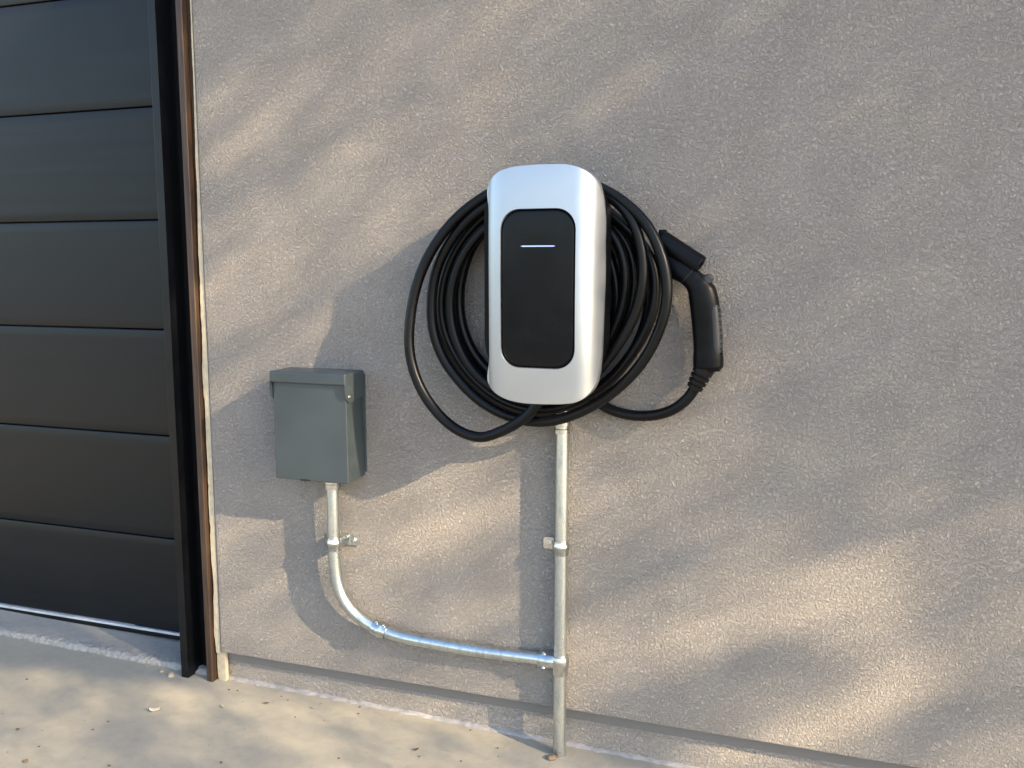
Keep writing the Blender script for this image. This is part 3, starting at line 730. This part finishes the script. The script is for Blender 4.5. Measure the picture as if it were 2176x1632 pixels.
# ------------------------------------------------------------------ litter on the driveway
rnd = random.Random(4)
def leaf(px, py, L, w, rot, curl, mat, label, group=None, name='dry_leaf'):
    p = G(px, py, 0); p = G(px, py, gz(p.x)); v = []; f = []
    n = 8
    for i in range(n+1):
        t = i/n*2-1; ww = w*math.sqrt(max(.02, 1-t*t))*(1-.25*t)
        for s in (-1, -.4, 0, .4, 1):
            z = .0012+curl*(abs(s)**1.6*.5+.5*t*t)*L + .0006*noise.noise(Vector((t*3, s*3, px)))
            x, y = t*L/2, s*ww/2+.08*w*math.sin(t*4)
            v.append((p.x+x*math.cos(rot)-y*math.sin(rot), p.y+x*math.sin(rot)+y*math.cos(rot), p.z+z))
    for i in range(n):
        for j in range(4): f.append((i*5+j, i*5+j+1, i*5+j+6, i*5+j+5))
    o = mobj(name, v, f, mat, smooth=True)
    m = o.modifiers.new('thickness', 'SOLIDIFY'); m.thickness = .0005
    loc = Vector(p); o.data.transform(Matrix.Translation(-loc)); o.location = loc
    return tag(o, label, 'leaf', group)
leaf(328, 1512, .026, .013, .5, .35, M['leafpale'], 'curled pale leaf lying alone on the driveway below the black post')
leaf(474, 1503, .014, .008, -.6, .3, M['leafdry'], 'small tan leaf on driveway in front of the wood board foot')
leaf(567, 1496, .011, .007, .2, .4, M['leafdark'], 'tiny folded brown leaf on driveway below the grey box')
leaf(666, 1506, .012, .006, -.3, .3, M['leafdry'], 'small tan scrap on driveway, right of the tiny folded leaf')
leaf(885, 1595, .012, .008, .8, .4, M['leafdark'], 'small dark leaf at bottom of the picture, left of the upright conduit')
leaf(805, 1500, .018, .008, -.4, .3, M['leafdry'], 'tan leaf scrap lying against the wall foot left of the conduit')
def peb(px, py, r, mat, label, group=None, name='pebble', cat='pebble'):
    r *= .85; p = G(px, py, 0); p = G(px, py, gz(p.x)); bm = bmesh.new(); bmesh.ops.create_icosphere(bm, subdivisions=2, radius=1)
    for q in bm.verts:
        k = 1+.35*noise.noise(q.co*1.3+Vector((px, py, 0))); q.co = Vector((q.co.x*r*k*1.2, q.co.y*r*k, (q.co.z*.7+.4)*r*k))
    me = bpy.data.meshes.new(name); bm.to_mesh(me); bm.free(); me.materials.append(mat)
    o = bpy.data.objects.new(name, me); COL.objects.link(o); o.location = p; o.rotation_euler.z = px
    return tag(o, label, cat, group)
peb(1172, 1613, .011, M['stone'], 'brown chipped stone touching the foot of the upright conduit', name='stone', cat='stone')
peb(364, 1437, .010, M['leafdry'], 'flat broken concrete chip beside the foot of the black post', name='concrete_chip', cat='chip')
peb(345, 1428, .008, M['leafdry'], 'smaller concrete chip by the sill edge left of the black post', name='concrete_chip', cat='chip')
for (x, y, r) in ((38, 1551, .0045), (57, 1444, .003), (55, 1619, .006), (198, 1551, .003), (230, 1534, .003), (232, 1628, .0035), (470, 1621, .0035), (612, 1488, .0025), (628, 1524, .0022), (717, 1464, .003), (765, 1503, .003), (720, 1612, .003), (892, 1608, .0028), (1058, 1590, .0025), (980, 1618, .0025), (487, 1466, .0028), (505, 1468, .0025), (598, 1480, .002), (650, 1468, .0022), (762, 1517, .0028), (1000, 1552, .0022), (83, 1587, .0025)):
    peb(x, y, r, M['leafdark'], 'tiny dark crumb scattered on the beige driveway', 'dark crumbs scattered on the driveway', name='crumb', cat='crumb')

# ------------------------------------------------------------------ trees that throw the dappled shade (outside the picture)
TX = [300, 440, 600, 760, 920, 1080, 1240, 1400, 1560, 1720, 1880, 2040, 2200]
TY = [-100, 0, 150, 300, 400, 500, 650, 750, 900, 1050, 1150, 1250, 1350, 1450, 1550, 1650]
TG = [
 [.03, .08, .15, .25, .4, .45, .35, .15, .04, .02, .02, .02, .02],
 [.03, .08, .20, .3, .5, .5, .4, .22, .05, .02, .02, .02, .03],
 [.03, .15, .50, .35, .6, .55, .4, .12, .02, .02, .02, .02, .03],
 [.03, .5, .4, .6, .6, .35, .12, .03, .01, 0, 0, 0, .02],
 [.03, .32, .58, .65, .55, .35, .1, .03, .01, 0, 0, 0, 0],
 [.03, .5, .75, .7, .5, .3, .15, .1, .02, 0, 0, .02, .03],
 [.03, .75, .8, .7, .6, .5, .4, .25, .04, 0, 0, .0, .02],
 [.03, .45, .75, .8, .7, .7, .5, .25, .08, 0, 0, 0, 0],
 [.03, .9, .95, .9, .85, .8, .6, .35, .1, .03, 0, 0, 0],
 [.03, .95, 1, 1, 1, 1, .7, .45, .15, .15, .25, .05, .05],
 [.03, .95, 1, .9, 1, .8, .7, .4, .2, .3, .25, .1, .25],
 [.03, .95, 1, .9, .7, .9, .6, .35, .5, .35, .55, .05, .15],
 [.03, .95, 1, 1, .95, .7, .7, .6, .25, .45, .35, .1, .3],
 [.03, .95, 1, 1, 1, .8, .6, .35, .1, .35, .5, .1, .1],
 [.03, .9, 1, 1, .95, .7, .15, .1, .2, .6, .25, .1, .3],
 [.03, .9, 1, 1, .8, .6, .1, .1, .4, .3, .1, .1, .3]]
SPOT = [(960, 1110, 95, 34, 1), (1480, 1335, 90, 26, .9), (1410, 1432, 80, 24, .85), (1225, 1385, 40, 45, .9), (1650, 1320, 75, 20, .95), (1840, 1235, 75, 30, .9), (1690, 1215, 90, 26, .75),
        (1900, 1455, 85, 30, 1), (1745, 1545, 105, 42, 1), (2140, 1340, 50, 22, .7), (1850, 1320, 60, 26, .85), (2110, 1590, 60, 30, .6), (2100, 1120, 60, 25, .4), (520, 320, 100, 36, .3),
        (1560, 1290, 40, 20, -.9), (1770, 1160, 80, 22, -.9), (1300, 1270, 120, 22, -.8), (1600, 1410, 110, 24, -.9), (1980, 1520, 100, 26, -.9), (1010, 1215, 110, 18, -.55), (1050, 1335, 70, 16, -.5), (1330, 1480, 90, 20, -.6), (450, 420, 60, 20, -.3), (1720, 1400, 60, 25, -.7)]
def trans(px, py):
    if py > 1660 or (px < 420 and py > 1480): return max(.24, min(.48, .24+(px-60)/1100))
    if px < 250: return .03
    px = max(TX[0], min(TX[-1]-1, px)); py = max(TY[0], min(TY[-1]-1, py))
    i = max(k for k in range(len(TX)-1) if TX[k] <= px); j = max(k for k in range(len(TY)-1) if TY[k] <= py)
    u = (px-TX[i])/(TX[i+1]-TX[i]); w = (py-TY[j])/(TY[j+1]-TY[j])
    t = (TG[j][i]*(1-u)+TG[j][i+1]*u)*(1-w)+(TG[j+1][i]*(1-u)+TG[j+1][i+1]*u)*w
    t *= .43+.57*max(0, min(1, (px-1350)/250))
    for (x, y, a, b2, s) in SPOT:
        dx, dy = px-x, py-y; xr = dx*.94-dy*.34; yr = dx*.34+dy*.94   # streaks rise to the right
        g = min(1, 2.0*math.exp(-(xr/a)**2-(yr/b2)**2))
        t = t+(1-t)*g*s if s > 0 else t*(1+g*s)
    return max(0.0, min(1, t))
def shade_at(P):                          # which spot of the wall does this point of the crown shade
    t = P.y/SUN.y; q = P-SUN*t
    if q.x < -3.2 or q.x > 2.6 or q.z > 2.6: return None
    if q.z < -.9: return None
    return trans(*PRJ((q.x, 0, q.z)))
def tree(base, cc, rad, nleaf, label, seed, size=(.045, .07), shaped=True):
    rn = random.Random(seed)
    t = thing('broadleaf_tree', base, label, 'tree', 'trees beyond the right edge of the picture')
    mb = MB(); b0 = Vector(base); c0 = Vector(cc)
    fork = b0+(c0-b0)*.52
    if shaped:                                   # keep the limbs out of the sunny gaps: trunk leans clear of the rays
        fork = fork
    mb.tube(spline([b0-Vector((0, 0, .2)), b0+(fork-b0)*.4+Vector((.06, .05, 0)), fork], 6), [.17-.09*i/12 for i in range(13)], 12)
    tips = []
    for k in range(60):
        if len(tips) >= 12: break
        an = k*2.4+rn.random(); el = rn.uniform(-.3, 1.2)
        d = Vector((math.cos(an)*math.cos(el), math.sin(an)*math.cos(el), math.sin(el)))
        e = c0+Vector((d.x*rad[0], d.y*rad[1], d.z*rad[2]))*.8
        lp = spline([fork, fork+(e-fork)*.45+Vector((rn.uniform(-.15, .15), rn.uniform(-.15, .15), .15)), e], 5)
        # limbs grow inside the leafy side of the crown, not across its gaps
        if any((shade_at(q) or 0) > .22 for q in lp): continue
        mb.tube(lp, [.045-.0042*i*.98 for i in range(11)], 8)
        tips.append(e)
    mb.build('trunk', M['bark'], t, smooth=True)
    v = []; f = []
    cnt = 0; tries = 0
    Rr = rad[0]; lam0 = nleaf/(4/3*math.pi*Rr**3)*(.18*((size[0]+size[1])/2)**2*.5)
    while tries < nleaf:
        tries += 1
        d = Vector((rn.gauss(0, 1), rn.gauss(0, 1), rn.gauss(0, 1))).normalized()*(Rr*rn.random()**(1/3))
        p = c0+d
        T = shade_at(p)
        if T is None:
            if noise.noise(p*1.7) < -.05 or rn.random() < .5: continue
        else:
            b2 = d.length_squared-d.dot(SUN)**2
            if rn.random() > -math.log(max(T, .02))/(lam0*2*math.sqrt(max(.05, Rr*Rr-b2))): continue
        s = rn.uniform(*size); n_ = Vector((rn.gauss(0, 1), rn.gauss(0, 1), rn.gauss(0, 1)+.6)).normalized()
        a = n_.orthogonal().normalized(); a = Matrix.Rotation(rn.random()*6.28, 3, n_) @ a; b_ = n_.cross(a)
        i = len(v); w = s*.36
        v += [p-a*s*.5, p-a*s*.1+b_*w*.5+n_*.004, p+a*s*.5, p-a*s*.1-b_*w*.5+n_*.004]
        f += [(i, i+1, i+2), (i, i+2, i+3)]
        cnt += 1
    me = bpy.data.meshes.new('crown'); off = Vector(base)
    me.from_pydata([tuple(q-off) for q in v], [], f); me.materials.append(M['leaf'])
    o = bpy.data.objects.new('crown', me); COL.objects.link(o); o.parent = t
    return t
def along(x, z, dist): return Vector((x, 0, z))+SUN*dist
c = along(.10, .80, 8.0)
tree((c.x+1.9, c.y-1.4, -.16), c, (1.7, 1.7, 1.7), 190000, 'nearer broadleaf tree beyond the right edge, shading the wall', 11, size=(.040, .064))

print('script done')
